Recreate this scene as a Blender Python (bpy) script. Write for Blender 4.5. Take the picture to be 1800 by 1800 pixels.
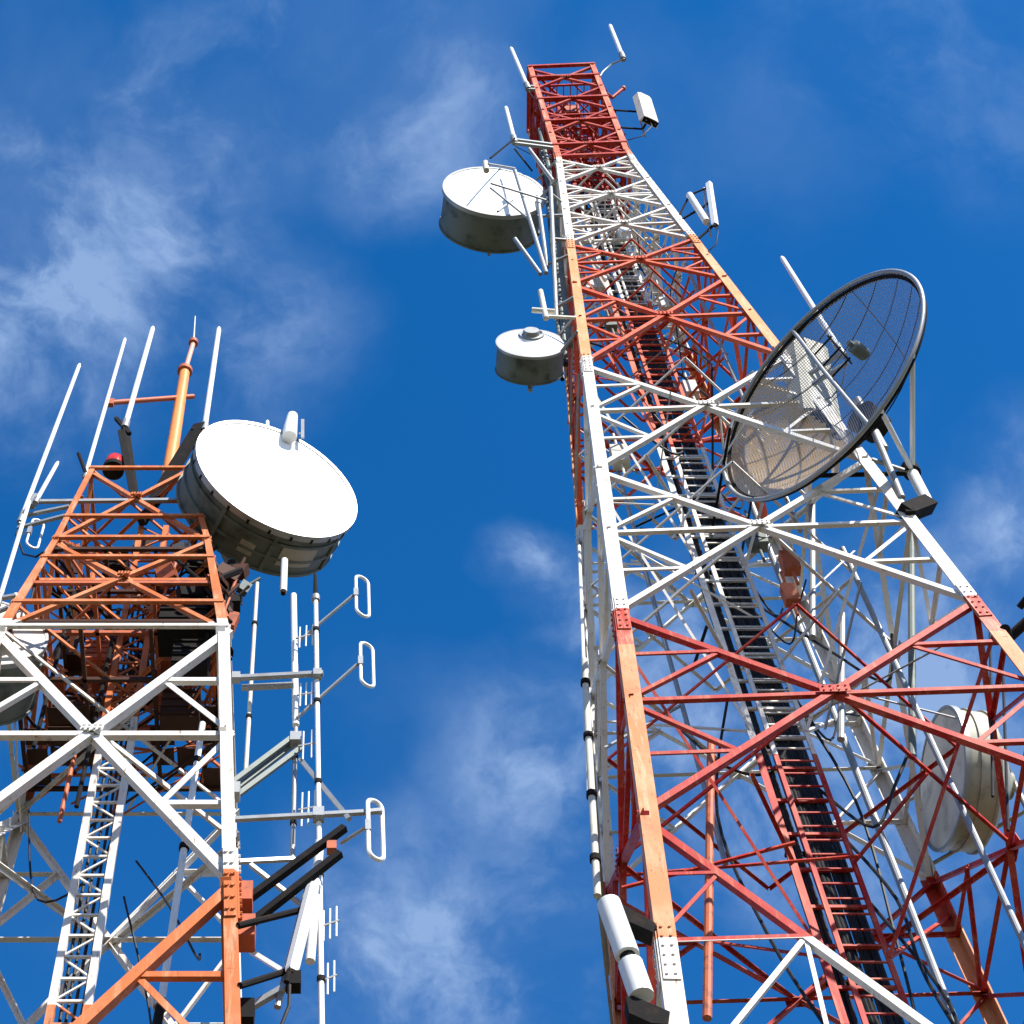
import bpy, math, random
from mathutils import Vector as V, Matrix
random.seed(7)
for o in list(bpy.data.objects): bpy.data.objects.remove(o)
scene = bpy.context.scene
R = math.radians

# ------------------------------------------------------------------ camera
F = 3200.0; PX = 600.0; PY = 900.0; H0 = 1.6
EL = math.atan(F / 1850.0)                       # camera pitch above the horizon
cam = bpy.data.cameras.new('camera'); camo = bpy.data.objects.new('camera', cam)
scene.collection.objects.link(camo)
camo.location = (0, 0, H0); camo.rotation_euler = (math.pi/2 + EL, 0, 0)
cam.sensor_width = 36; cam.lens = 36 * F / 1800.0
cam.shift_x = (900 - PX) / 1800.0
cam.clip_start = 0.1; cam.clip_end = 6000
scene.camera = camo

# ------------------------------------------------------------------ sun, sky
SUN_DIR = V((0.42, -0.60, 0.68)).normalized()
sun_el = math.asin(SUN_DIR.z)
sl = bpy.data.lights.new('sun', 'SUN'); sl.energy = 5.0; sl.angle = R(0.5); sl.color = (1.0, 0.955, 0.87)
so = bpy.data.objects.new('sun', sl); scene.collection.objects.link(so)
so.rotation_euler = SUN_DIR.to_track_quat('Z', 'Y').to_euler(); so.location = (20, -30, 60)
scene.view_settings.view_transform = 'Standard'; scene.view_settings.look = 'None'
scene.view_settings.gamma = 1.0; scene.view_settings.use_curve_mapping = False
scene.view_settings.exposure = 1.0

def ray(x, y):
    a = (x - PX) / F; b = (y - PY) / F
    return V((a, math.cos(EL) + b*math.sin(EL), math.sin(EL) - b*math.cos(EL)))
def at(x, y, Y):                                  # the point at distance Y north of the camera seen there
    r = ray(x, y); return r * (Y / r.y) + V((0, 0, H0))

world = bpy.data.worlds.new('World'); scene.world = world; world.use_nodes = True
nt = world.node_tree; nt.nodes.clear()
def N(t, **k):
    n = nt.nodes.new(t)
    for a, b in k.items(): setattr(n, a, b)
    return n
L = nt.links.new
out = N('ShaderNodeOutputWorld'); bg = N('ShaderNodeBackground'); bg.inputs['Strength'].default_value = 0.082
sky = N('ShaderNodeTexSky', sky_type='NISHITA'); sky.sun_disc = False
sky.sun_elevation = sun_el; sky.sun_rotation = math.atan2(SUN_DIR.x, SUN_DIR.y)
sky.altitude = 1500; sky.air_density = 1.0; sky.dust_density = 0.15; sky.ozone_density = 3.0
hs = N('ShaderNodeHueSaturation'); hs.inputs['Saturation'].default_value = 1.35; hs.inputs['Value'].default_value = 1.0
tint = N('ShaderNodeMix', data_type='RGBA', blend_type='MULTIPLY'); tint.inputs[0].default_value = 1
tint.inputs[7].default_value = (1.8, 1.36, 1.42, 1)
L(sky.outputs[0], hs.inputs['Color']); L(hs.outputs[0], tint.inputs[6])
tc = N('ShaderNodeTexCoord')
# wispy clouds: soft patches of the sky given as directions, broken up by noise
def math_(op, a, b=None, c=None):
    n = N('ShaderNodeMath', operation=op)
    for i, v in enumerate((a, b, c)):
        if v is None: continue
        if isinstance(v, (int, float)): n.inputs[i].default_value = v
        else: L(v, n.inputs[i])
    return n.outputs[0]
PATCH = [(60, 520, 420, 1.0), (300, 430, 260, .75), (20, 640, 200, .8), (360, 200, 260, .48), (560, 60, 260, .42), (740, 210, 240, .55), (790, 290, 120, .35), (460, 600, 260, .42),
         (760, 1680, 380, .85), (950, 1330, 260, .75), (900, 960, 90, .95), (960, 1010, 110, .95), (1010, 1090, 130, .8), (1820, 900, 230, 1.0), (1600, 1230, 420, 1.0),
         (1330, 1420, 300, .85), (1600, 1500, 260, .7), (1720, 60, 420, .25), (1180, 1250, 320, .8), (980, 1550, 260, .6), (60, 1150, 200, .2)]
acc = None
nrmz = N('ShaderNodeVectorMath', operation='NORMALIZE'); L(tc.outputs['Generated'], nrmz.inputs[0])
warp = N('ShaderNodeTexNoise'); warp.inputs['Scale'].default_value = 7; warp.inputs['Detail'].default_value = 5
L(nrmz.outputs[0], warp.inputs['Vector'])
wsub = N('ShaderNodeVectorMath', operation='SUBTRACT'); wsub.inputs[1].default_value = (.5, .5, .5); L(warp.outputs['Color'], wsub.inputs[0])
wsc = N('ShaderNodeVectorMath', operation='SCALE'); wsc.inputs['Scale'].default_value = 0.10; L(wsub.outputs[0], wsc.inputs[0])
wadd = N('ShaderNodeVectorMath', operation='ADD'); L(nrmz.outputs[0], wadd.inputs[0]); L(wsc.outputs[0], wadd.inputs[1])
for (x, y, rad, amp) in PATCH:
    d = ray(x, y).normalized()
    ds = N('ShaderNodeVectorMath', operation='DISTANCE'); ds.inputs[1].default_value = d; L(wadd.outputs[0], ds.inputs[0])
    m = N('ShaderNodeMapRange', interpolation_type='SMOOTHSTEP'); m.inputs['From Min'].default_value = 0
    m.inputs['From Max'].default_value = rad / F; m.inputs['To Min'].default_value = amp; m.inputs['To Max'].default_value = 0
    L(ds.outputs['Value'], m.inputs['Value'])
    acc = m.outputs[0] if acc is None else math_('MAXIMUM', acc, m.outputs[0])
mp = N('ShaderNodeMapping'); mp.inputs['Scale'].default_value = (1.0, 1.0, 1.0); mp.inputs['Rotation'].default_value = (0.3, 0.6, 0.2)
L(wadd.outputs[0], mp.inputs[0])
n1 = N('ShaderNodeTexNoise'); n1.inputs['Scale'].default_value = 14; n1.inputs['Detail'].default_value = 9; n1.inputs['Roughness'].default_value = 0.6; n1.inputs['Distortion'].default_value = 0.1
L(mp.outputs[0], n1.inputs['Vector'])
mr = N('ShaderNodeMapRange', interpolation_type='SMOOTHSTEP'); mr.inputs['From Min'].default_value = .38; mr.inputs['From Max'].default_value = .68
L(n1.outputs['Fac'], mr.inputs['Value'])
n3 = N('ShaderNodeTexNoise'); n3.inputs['Scale'].default_value = 48; n3.inputs['Detail'].default_value = 8; n3.inputs['Roughness'].default_value = .65; L(wadd.outputs[0], n3.inputs['Vector'])
cl = math_('MULTIPLY', math_('MULTIPLY', acc, math_('MULTIPLY_ADD', mr.outputs[0], 0.9, 0.16)), math_('MULTIPLY_ADD', n3.outputs['Fac'], 1.5, .28))
n2 = N('ShaderNodeTexNoise'); n2.inputs['Scale'].default_value = 5; n2.inputs['Detail'].default_value = 7; L(wadd.outputs[0], n2.inputs['Vector'])
mr2 = N('ShaderNodeMapRange', interpolation_type='SMOOTHSTEP'); mr2.inputs['From Min'].default_value = .47; mr2.inputs['From Max'].default_value = .78; mr2.inputs['To Max'].default_value = .15
L(n2.outputs['Fac'], mr2.inputs['Value'])
cl = math_('MINIMUM', math_('ADD', cl, mr2.outputs[0]), 0.8)
cm = N('ShaderNodeMix', data_type='RGBA'); cm.inputs[7].default_value = (2.1, 3.1, 5.0, 1)
L(cl, cm.inputs[0]); L(tint.outputs[2], cm.inputs[6]); L(cm.outputs[2], bg.inputs['Color']); L(bg.outputs[0], out.inputs[0])

# ------------------------------------------------------------------ materials
def newmat(name):
    m = bpy.data.materials.new(name); m.use_nodes = True
    t = m.node_tree; b = t.nodes['Principled BSDF']; return m, t, b
def noise(t, scale, detail=5, rough=.6, vec=None, stretch=None):
    tcn = t.nodes.new('ShaderNodeTexCoord'); n = t.nodes.new('ShaderNodeTexNoise')
    n.inputs['Scale'].default_value = scale; n.inputs['Detail'].default_value = detail; n.inputs['Roughness'].default_value = rough
    if stretch:
        mpn = t.nodes.new('ShaderNodeMapping'); mpn.inputs['Scale'].default_value = stretch
        t.links.new(tcn.outputs['Object'], mpn.inputs[0]); t.links.new(mpn.outputs[0], n.inputs['Vector'])
    else: t.links.new(tcn.outputs['Object'], n.inputs['Vector'])
    return n.outputs['Fac']
def mixrgb(t, fac, a, b, mode='MIX'):
    n = t.nodes.new('ShaderNodeMix'); n.data_type = 'RGBA'; n.blend_type = mode
    for i, v in ((0, fac), (6, a), (7, b)):
        if isinstance(v, (int, float)): n.inputs[i].default_value = v
        elif isinstance(v, tuple): n.inputs[i].default_value = (*v, 1) if len(v) == 3 else v
        else: t.links.new(v, n.inputs[i])
    return n.outputs[2]
def rng(t, v, a, b, c=0., d=1.):
    n = t.nodes.new('ShaderNodeMapRange'); n.interpolation_type = 'SMOOTHSTEP'
    for i, q in zip((1, 2, 3, 4), (a, b, c, d)): n.inputs[i].default_value = q
    t.links.new(v, n.inputs[0]); return n.outputs[0]
def bump(t, b, v, s, dist=.01):
    n = t.nodes.new('ShaderNodeBump'); n.inputs['Strength'].default_value = s; n.inputs['Distance'].default_value = dist
    t.links.new(v, n.inputs['Height']); t.links.new(n.outputs[0], b.inputs['Normal'])

def simple(name, col, rough=.5, metal=0., dirt=None, dscale=3., damt=.6, bumpy=.15):
    m, t, b = newmat(name)
    b.inputs['Roughness'].default_value = rough; b.inputs['Metallic'].default_value = metal; b.inputs['Specular IOR Level'].default_value = .12 if max(col) < .1 else .3
    f = noise(t, dscale, 6)
    dirt = dirt or tuple(c*.55 for c in col)
    c = mixrgb(t, rng(t, f, .48, .78, 0, damt), col, dirt)
    f2 = noise(t, dscale*9, 4)
    c = mixrgb(t, rng(t, f2, .62, .8, 0, damt*.6), c, dirt)
    t.links.new(c, b.inputs['Base Color']); bump(t, b, f2, bumpy)
    return m

def banded(name, bands, rough=.55, fade=(.75, .42, .25), fadeamt=.25):
    """aviation paint: bands = [(from height, colour), ...] up the tower, worn and rust streaked"""
    m, t, b = newmat(name); b.inputs['Roughness'].default_value = rough; b.inputs['Specular IOR Level'].default_value = .18
    tcn = t.nodes.new('ShaderNodeTexCoord'); sp = t.nodes.new('ShaderNodeSeparateXYZ'); t.links.new(tcn.outputs['Object'], sp.inputs[0])
    dv = t.nodes.new('ShaderNodeMath'); dv.operation = 'DIVIDE'; dv.inputs[1].default_value = 100; t.links.new(sp.outputs[2], dv.inputs[0])
    cr = t.nodes.new('ShaderNodeValToRGB'); cr.color_ramp.interpolation = 'CONSTANT'
    while len(cr.color_ramp.elements) < len(bands): cr.color_ramp.elements.new(1)
    for e, (h, c) in zip(cr.color_ramp.elements, bands): e.position = h/100
    for e, (h, c) in zip(cr.color_ramp.elements, bands): e.color = (*c, 1)
    t.links.new(dv.outputs[0], cr.inputs[0])
    col = cr.outputs[0]
    f0 = noise(t, .9, 5)
    col = mixrgb(t, rng(t, f0, .42, .72, 0, fadeamt), col, fade)
    fs = noise(t, 2.2, 8, .75, stretch=(4, 4, .35))
    col = mixrgb(t, rng(t, fs, .50, .66, 0, fadeamt*1.3), col, fade)
    col = mixrgb(t, rng(t, noise(t, 1.4, 6, .7), .54, .72, 0, .35), col, (.20, .07, .04))
    f1 = noise(t, 5, 7, .7, stretch=(3, 3, .6))
    col = mixrgb(t, rng(t, f1, .57, .70, 0, .75), col, (.16, .075, .035))
    f2 = noise(t, 30, 3)
    col = mixrgb(t, rng(t, f2, .60, .80, 0, .35), col, (.09, .05, .035))
    t.links.new(col, b.inputs['Base Color']); bump(t, b, f2, .12)
    return m

RED = (.34, .012, .008); ORG = (.50, .055, .016); WHT = (.60, .59, .56)
BR = [(0, RED), (10.4, WHT), (19.0, RED), (27.7, WHT), (39.15, ORG), (47.9, WHT), (56.2, RED)]
M_legR = banded('worn_sunlit_leg_paint', [(0, ORG), (10.4, WHT), (19.0, (.54, .19, .075)), (26.2, (.38, .03, .016)), (27.7, WHT), (39.15, (.60, .24, .09)), (47.9, WHT), (56.2, (.52, .10, .05))], fade=(.66, .46, .30), fadeamt=.38)  # worn paint; the pale peach bands also carry a sunlit look in their colour
M_brR = banded('tower_brace_paint', BR, fadeamt=.16)
M_ladR = banded('ladder_paint', BR, fadeamt=.2)
OR2 = (.45, .12, .035)
BL = [(0, WHT), (8.2, OR2), (15.4, WHT), (20.35, OR2)]
M_legL = banded('orange_white_leg_paint', BL, fade=(.62, .38, .24), fadeamt=.4)
M_brL = banded('orange_white_brace_paint', BL, fade=(.6, .34, .2), fadeamt=.35)
M_galv = simple('galvanised_steel', (.30, .31, .31), .45, .4, (.20, .18, .15), 4)
M_dark = simple('dark_steel', (.012, .011, .011), .9, 0, (.04, .024, .016), 6)  # near black base colour also stands in for shade on the bracket plates
M_rust = simple('rusty_orange_steel', (.40, .10, .04), .6, 0, (.07, .03, .02), 5, .9)
M_white = simple('white_fibreglass', (.66, .67, .66), .35, 0, (.50, .50, .46), 2, .35, .04)
M_shell2 = simple('darkened_cream_shell', (.36, .345, .28), .6, 0, (.05, .048, .035), 1.3, .95)  # cream darkened and blotched, standing in for the shaded underside of the rear drum
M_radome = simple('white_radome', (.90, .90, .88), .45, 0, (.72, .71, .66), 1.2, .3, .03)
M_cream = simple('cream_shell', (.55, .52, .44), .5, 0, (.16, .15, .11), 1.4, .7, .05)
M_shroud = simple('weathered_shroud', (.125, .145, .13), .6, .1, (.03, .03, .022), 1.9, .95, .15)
M_patch = simple('bare_panel', (.34, .31, .25), .6, .1, (.20, .18, .14), 4, .6)
M_cable = simple('black_cable', (.018, .018, .02), .5, 0, (.05, .045, .04), 8)
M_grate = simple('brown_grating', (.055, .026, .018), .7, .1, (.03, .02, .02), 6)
M_lamp = simple('red_beacon_glass', (.50, .03, .02), .2, 0, (.2, .02, .02), 3, .3)
M_conc = simple('concrete', (.34, .33, .31), .85, 0, (.2, .19, .17), 1.5)
M_wood = simple('cream_box', (.62, .58, .46), .5, 0, (.3, .27, .2), 3)

# ------------------------------------------------------------------ mesh builder
class MB:
    def __init__(s): s.v = []; s.f = []
    def quadbox(s, c):                             # 8 corners: 0-3 bottom ring, 4-7 top ring
        n = len(s.v); s.v += [V(p) for p in c]
        for q in ((0, 3, 2, 1), (4, 5, 6, 7), (0, 1, 5, 4), (1, 2, 6, 5), (2, 3, 7, 6), (3, 0, 4, 7)): s.f.append(tuple(n+i for i in q))
        return s
    def bar(s, p, q, w, h=None, up=V((0, 0, 1))):
        p = V(p); q = V(q); h = h or w; d = (q-p).normalized(); a = d.cross(V(up))
        if a.length < 1e-3: a = d.cross(V((1, 0, 0)))
        a.normalize(); b = a.cross(d).normalized()
        r = [(-1, -1), (1, -1), (1, 1), (-1, 1)]
        return s.quadbox([p + a*i*w/2 + b*j*h/2 for i, j in r] + [q + a*i*w/2 + b*j*h/2 for i, j in r])
    def angle(s, p, q, N_, w, t=.014, flip=1, w2=None):
        """rolled L section from p to q: one flange flat against the plane of normal N_, the other turned inwards"""
        p = V(p); q = V(q); N_ = V(N_); d = (q-p).normalized(); a = (N_.cross(d)).normalized()*flip; n = (d.cross(a)).normalized()
        if n.dot(N_) < 0: n = -n
        w2 = w2 or w
        def sec(o): return [o + a*x + n*y for x, y in ((-w/2, 0), (w/2, 0), (w/2, -t), (-w/2+t, -t), (-w/2+t, -w2), (-w/2, -w2))]
        k = len(s.v); s.v += sec(p) + sec(q)
        for i in range(6): j = (i+1) % 6; s.f.append((k+i, k+j, k+6+j, k+6+i))
        s.f.append(tuple(k+5-i for i in range(6))); s.f.append(tuple(k+6+i for i in range(6)))
        return s
    def corner(s, pts, ws, u, v, t=.025):
        """corner leg: L section whose flanges run along u and v (both inwards), along a polyline"""
        k = len(s.v)
        for p, w in zip(pts, ws):
            for x, y in ((0, 0), (w, 0), (w, t), (t, t), (t, w), (0, w)): s.v.append(V(p) + u*x + v*y)
        for j in range(len(pts)-1):
            for i in range(6):
                a = k + 6*j + i; b = k + 6*j + (i+1) % 6; s.f.append((a, b, b+6, a+6))
        s.f.append(tuple(k+5-i for i in range(6))); e = k + 6*(len(pts)-1); s.f.append(tuple(e+i for i in range(6)))
        return s
    def tube(s, pts, r, n=10, closed=False):
        pts = [V(p) for p in pts]; m = len(pts); rs = r if isinstance(r, (list, tuple)) else [r]*m
        k = len(s.v); prev = None
        for i, p in enumerate(pts):
            if closed: d = (pts[(i+1) % m] - pts[i-1]).normalized()
            else: d = (pts[min(i+1, m-1)] - pts[max(i-1, 0)]).normalized()
            if prev is None: a = d.cross(V((0, 0, 1)) if abs(d.z) < .9 else V((1, 0, 0))).normalized()
            else: a = (prev - d*prev.dot(d)).normalized()
            prev = a; b = d.cross(a)
            for j in range(n):
                th = 2*math.pi*j/n; s.v.append(p + (a*math.cos(th) + b*math.sin(th))*rs[i])
        for i in range(m if closed else m-1):
            for j in range(n):
                a0 = k + i*n + j; a1 = k + i*n + (j+1) % n; o = ((i+1) % m)*n
                s.f.append((a0, a1, k+o+(j+1) % n, k+o+j))
        if not closed:
            s.f.append(tuple(k+n-1-j for j in range(n))); s.f.append(tuple(k+(m-1)*n+j for j in range(n)))
        return s
    def lathe(s, c, ax, prof, n=48, caps=True):
        """prof = [(distance along ax, radius)]"""
        c = V(c); ax = V(ax).normalized(); a = ax.cross(V((0, 0, 1)))
        if a.length < .05: a = ax.cross(V((1, 0, 0)))
        a.normalize(); b = ax.cross(a); k = len(s.v)
        for z, r in prof:
            for j in range(n):
                th = 2*math.pi*j/n; s.v.append(c + ax*z + (a*math.cos(th) + b*math.sin(th))*max(r, 1e-4))
        for i in range(len(prof)-1):
            for j in range(n): s.f.append((k+i*n+j, k+i*n+(j+1) % n, k+(i+1)*n+(j+1) % n, k+(i+1)*n+j))
        if caps:
            s.f.append(tuple(k+n-1-j for j in range(n))); s.f.append(tuple(k+(len(prof)-1)*n+j for j in range(n)))
        return s
    def bolts(s, c, n, pts, r=.022):
        for p in pts: s.lathe(V(c)+p, n, [(0, r), (.025, r)], 6)
        return s
    def build(s, name, mat, parent=None, smooth=None):
        me = bpy.data.meshes.new(name); off = parent_world(parent)
        me.from_pydata([tuple(p-off) for p in s.v], [], s.f); me.validate(); me.update()
        import bmesh
        bm = bmesh.new(); bm.from_mesh(me); bmesh.ops.recalc_face_normals(bm, faces=bm.faces); bm.to_mesh(me); bm.free()
        me.materials.append(mat)
        if smooth:
            for p in me.polygons: p.use_smooth = len(p.vertices) == 4
            try: me.set_sharp_from_angle(angle=R(40))
            except Exception: pass
        o = bpy.data.objects.new(name, me); scene.collection.objects.link(o)
        if parent is not None: o.parent = parent
        return o
def parent_world(p):
    r = V((0, 0, 0))
    while p is not None: r += p.location; p = p.parent
    return r
def thing(name, label, cat, loc, group=None):
    o = bpy.data.objects.new(name, None); scene.collection.objects.link(o); o.location = loc
    o.empty_display_size = .3; o['label'] = label; o['category'] = cat
    if group: o['group'] = group
    return o
def lerp(a, b, t): return a + (b-a)*t

# ------------------------------------------------------------------ ground
def ground():
    m, t, b = newmat('rough_grass'); b.inputs['Roughness'].default_value = .95
    c = mixrgb(t, noise(t, .35, 8), (.030, .045, .016), (.085, .08, .04)); t.links.new(c, b.inputs['Base Color'])
    g = MB(); n = 40; S = 2500
    xs = [-S * (1-2*i/n)**3 * -1 if False else S*((2*i/n-1)**3) for i in range(n+1)]
    for y in xs:
        for x in xs:
            d = max(0, math.hypot(x, y-15) - 40)
            g.v.append(V((x, y+15, -.02 - d*.03 + 4*math.sin(x*.01)*math.sin(y*.013)*min(1, d/200))))
    for j in range(n):
        for i in range(n): g.f.append((j*(n+1)+i, j*(n+1)+i+1, (j+1)*(n+1)+i+1, (j+1)*(n+1)+i))
    o = g.build('ground', m); o['kind'] = 'structure'
ground()

# ------------------------------------------------------------------ lattice towers
class Tower:
    def __init__(s, name, label, prof, cx, Y, psi, k, base):
        s.prof = prof; s.cx = cx; s.Y = Y; s.k = k
        s.u = V((math.cos(psi), -math.sin(psi), 0)); s.v = V((math.sin(psi), math.cos(psi), 0))
        s.root = thing(name, label, 'lattice tower', (base, Y, 0), 'lattice antenna towers'); s.cnt = {}; s.rest = {}
    def w(s, H):
        P = s.prof
        for (a, x), (b, y) in zip(P, P[1:]):
            if H <= b: return x + (y-x)*(H-a)/(b-a)
        return P[-1][1]
    def c(s, H):
        P = s.cx
        for (a, x), (b, y) in zip(P, P[1:]):
            if H <= b: return V((x + (y-x)*(H-a)/(b-a), s.Y, H))
        return V((P[-1][1], s.Y, H))
    def p(s, i, H):
        w = s.w(H)/2; sx, sy = ((-1, -1), (1, -1), (1, 1), (-1, 1))[i]
        return s.c(H) + s.u*w*sx + s.v*w*sy*(s.k if sy > 0 else 1)
    def legs(s, mat, H1, wf, breaks, splices, t=.025):
        for i in range(4):
            sx, sy = ((1, 1), (-1, 1), (-1, -1), (1, -1))[i]
            m = MB().corner([s.p(i, h) for h in breaks], [wf(h) for h in breaks], s.u*sx, s.v*sy, t)
            for h in splices:                      # splice plates with rows of bolts on both flanges
                a = wf(h); g = .55
                for (d, nrm) in ((s.u*sx, -s.v*sy), (s.v*sy, -s.u*sx)):
                    A = s.p(i, h-g) + d*a*.52 + nrm*.012; B = s.p(i, h+g) + d*a*.52 + nrm*.012
                    m.bar(A, B, a*.82, .02, up=nrm)
                    for q in range(6):
                        for e in (.3, .72):
                            C = s.p(i, h-g+.1+q*.18) + d*a*e; m.lathe(C, nrm, [(.0, .022), (.045, .022)], 6)
            m.build('leg', mat, s.root)
    def put(s, name, m, mat, key):
        """one brace = one part; past a hundred of a kind the rest goes into one part"""
        n = s.cnt.get(name, 0)
        if n < 98 and key: s.cnt[name] = n+1; m.build(name, mat, s.root)
        else:
            r = s.rest.setdefault(name, (MB(), mat))[0]; k = len(r.v); r.v += m.v; r.f += [tuple(q+k for q in f) for f in m.f]
    def flush(s):
        for name, (m, mat) in s.rest.items():
            o = m.build(name, mat, s.root); o['kind'] = 'stuff'
    def panel(s, mat, h0, h1, wd, wr, level, gus=.3, key=True):
        """one X braced bay on every face; level = how much secondary bracing"""
        for fidx in range(4):
            i, j = ((0, 1), (1, 2), (2, 3), (3, 0))[fidx]
            Nn = (-s.v, s.u, s.v, -s.u)[fidx]; d0 = (s.u, s.v, -s.u, -s.v)[fidx]
            A0, A1, B0, B1 = s.p(i, h0), s.p(i, h1), s.p(j, h0), s.p(j, h1)
            w0 = (B0-A0).length; w1 = (B1-A1).length; tt = w0/(w0+w1)
            X = lerp(A0, B1, tt); hX = X.z
            inn = -Nn*.02
            L_ = lambda P, Q, w, fl=1, off=0.: s.put('secondary_brace', MB().angle(P+inn+Nn*off, Q+inn+Nn*off, Nn, w, flip=fl), mat, key)
            Am = s.p(i, hX); Bm = s.p(j, hX)
            if level >= 1:
                for (leg, tip, Lm) in ((i, A1, Am), (j, B1, Bm), (i, A0, Am), (j, B0, Bm)):
                    M_ = lerp(tip, X, .5)
                    L_(M_, s.p(leg, M_.z), wr, 1, -.03); L_(M_, Lm, wr, -1, -.05)
                    if level >= 2:
                        Q1 = lerp(tip, X, .25); legM = s.p(leg, M_.z)
                        L_(Q1, s.p(leg, Q1.z), wr*.8, 1, -.03); L_(Q1, legM, wr*.8, 1, -.05)
                        L_(M_, lerp(Lm, X, .5), wr*.8, -1, -.06)
            s.put('diagonal_brace', MB().angle(A0+inn, B1+inn, Nn, wd, flip=1), mat, key)
            s.put('diagonal_brace', MB().angle(B0+inn-Nn*.03, A1+inn-Nn*.03, Nn, wd, flip=-1), mat, key)
            MB().angle(Am+inn-Nn*.05, Bm+inn-Nn*.05, Nn, wr*1.15, flip=1).build('horizontal_strut', mat, s.root)
            gp = MB(); dz = (A1-A0).normalized(); g = gus
            gp.quadbox([X + d0*a*g + dz*b*g + Nn*c for c in (.002, .016) for a, b in ((-.75, -.32), (.75, -.32), (.75, .32), (-.75, .32))])
            gp.bolts(X + Nn*.014, Nn, [d0*a*g + dz*b*g for a in (-.55, -.2, .2, .55) for b in (-.18, .18)], .018)
            gp.build('gusset_plate', mat, s.root)
        # plan bracing: a diamond between the mid points of the four faces
        mids = []
        for fidx in range(4):
            i, j = ((0, 1), (1, 2), (2, 3), (3, 0))[fidx]; mids.append(lerp(s.p(i, hX), s.p(j, hX), .5))
        pb = MB()
        for a in range(4): pb.angle(mids[a], mids[(a+1) % 4], V((0, 0, 1)), wr, flip=1)
        pb.build('plan_brace', mat, s.root)
        return hX

# -------- right tower (tall, red and white)
TR = Tower('lattice_tower', 'tall red and white four-legged lattice tower carrying the mesh dish', [(0, 9.91), (56.5, 2.37), (70, 2.40)],
           [(0, 7.86), (70, 7.95)], 20.0, R(2.5), 1.05, 7.86)
wfR = lambda h: .27 if h < 28 else .27 - (h-28)/38*.10
TR.legs(M_legR, 66.2, wfR, [0, 10.4, 21.9, 33.5, 44.7, 56.5, 66.3], [10.4, 18.9, 27.6, 39.1, 47.9, 56.3], .03)
baysR = [(0, 9.7, 2), (9.7, 21.9, 2), (21.9, 27.7, 1), (27.7, 33.5, 1), (33.5, 39.15, 1), (39.15, 44.6, 1), (44.6, 47.9, 1), (47.9, 50.9, 1),
         (50.9, 53.7, 1), (53.7, 56.4, 1), (56.4, 58.8, 1), (58.8, 61.2, 1), (61.2, 63.6, 0), (63.6, 66.1, 0)]
for h0, h1, lv in sorted(baysR, key=lambda b: (b[0] < 9, b[0] > 39, b[0])):
    mid = (h0+h1)/2
    wd = .112 if mid < 45 else .09
    TR.panel(M_brR, h0, h1, wd, wd*.66, lv, gus=.32 if mid < 30 else .25, key=h0 > 5)
TR.flush()
# top ring and the intermediate rings of the top section
for h in (56.5, 57.6, 60.0, 62.4, 64.9, 66.2):
    m = MB()
    for i in range(4):
        Nn = (-TR.v, TR.u, TR.v, -TR.u)[i]; m.angle(TR.p(i, h)+Nn*.03, TR.p((i+1) % 4, h)+Nn*.03, Nn, .12)
    m.angle(TR.p(0, h), TR.p(2, h), V((0, 0, 1)), .1); m.build('ring_beam', M_brR, TR.root)
# climbing ladder and feeder cables in the middle of the tower
def ladder(T, mat, x0, x1, Y, h0, h1, step, rw, name='climbing_ladder'):
    r = MB()
    z = h0+.2
    while z < h1:
        r.bar((x0, Y, z), (x1, Y, z), .03, .03); z += step
    lad = r.build(name, mat, T.root)
    for x in (x0, x1): MB().bar((x, Y, h0), (x, Y, h1), rw, .05, up=V((0, 1, 0))).build('rail', mat, lad)
    return lad
ladder(TR, M_ladR, 7.80, 8.50, 20.15, 0, 66, .36, .085)
MB().angle((7.48, 20.1, 0), (7.48, 20.1, 66), V((0, -1, 0)), .13).build('cable_tray_rail', M_ladR, TR.root)
z = .5
while z < 65.5:
    MB().bar((7.48, 20.28, z), (8.5, 20.28, z), .05, .07).build('tray_crossbar', M_ladR, TR.root); z += .9
for k, x in enumerate((7.53, 7.58, 7.63, 7.68, 7.73, 7.88, 7.93, 7.98, 8.04, 8.10, 8.17, 8.25, 8.31, 8.37, 8.42)):
    pts = [(x + .012*math.sin(z*.7+k), 20.36 + .02*math.sin(z*.4+k*2), z) for z in [q*1.6 for q in range(0, 36 + (k*5) % 7)]]
    MB().tube(pts, .030 + .010*(k % 3), 6).build('feeder_cable', M_cable, TR.root)
for z in range(1, 62, 3): MB().bar((7.50, 20.42, z+.35), (8.46, 20.42, z+.35), .10, .05).build('cable_hanger', M_dark, TR.root)
# ladder ties to the plan braces
for h0, h1, lv in baysR:
    z = (h0+h1)/2
    for x in (7.48, 8.5): MB().angle((x, 20.1, z), (x + (-.9 if x < 8 else .9), 19.9 - TR.w(z)*.25, z), V((0, 0, 1)), .07).build('ladder_tie', M_ladR, TR.root)
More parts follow.
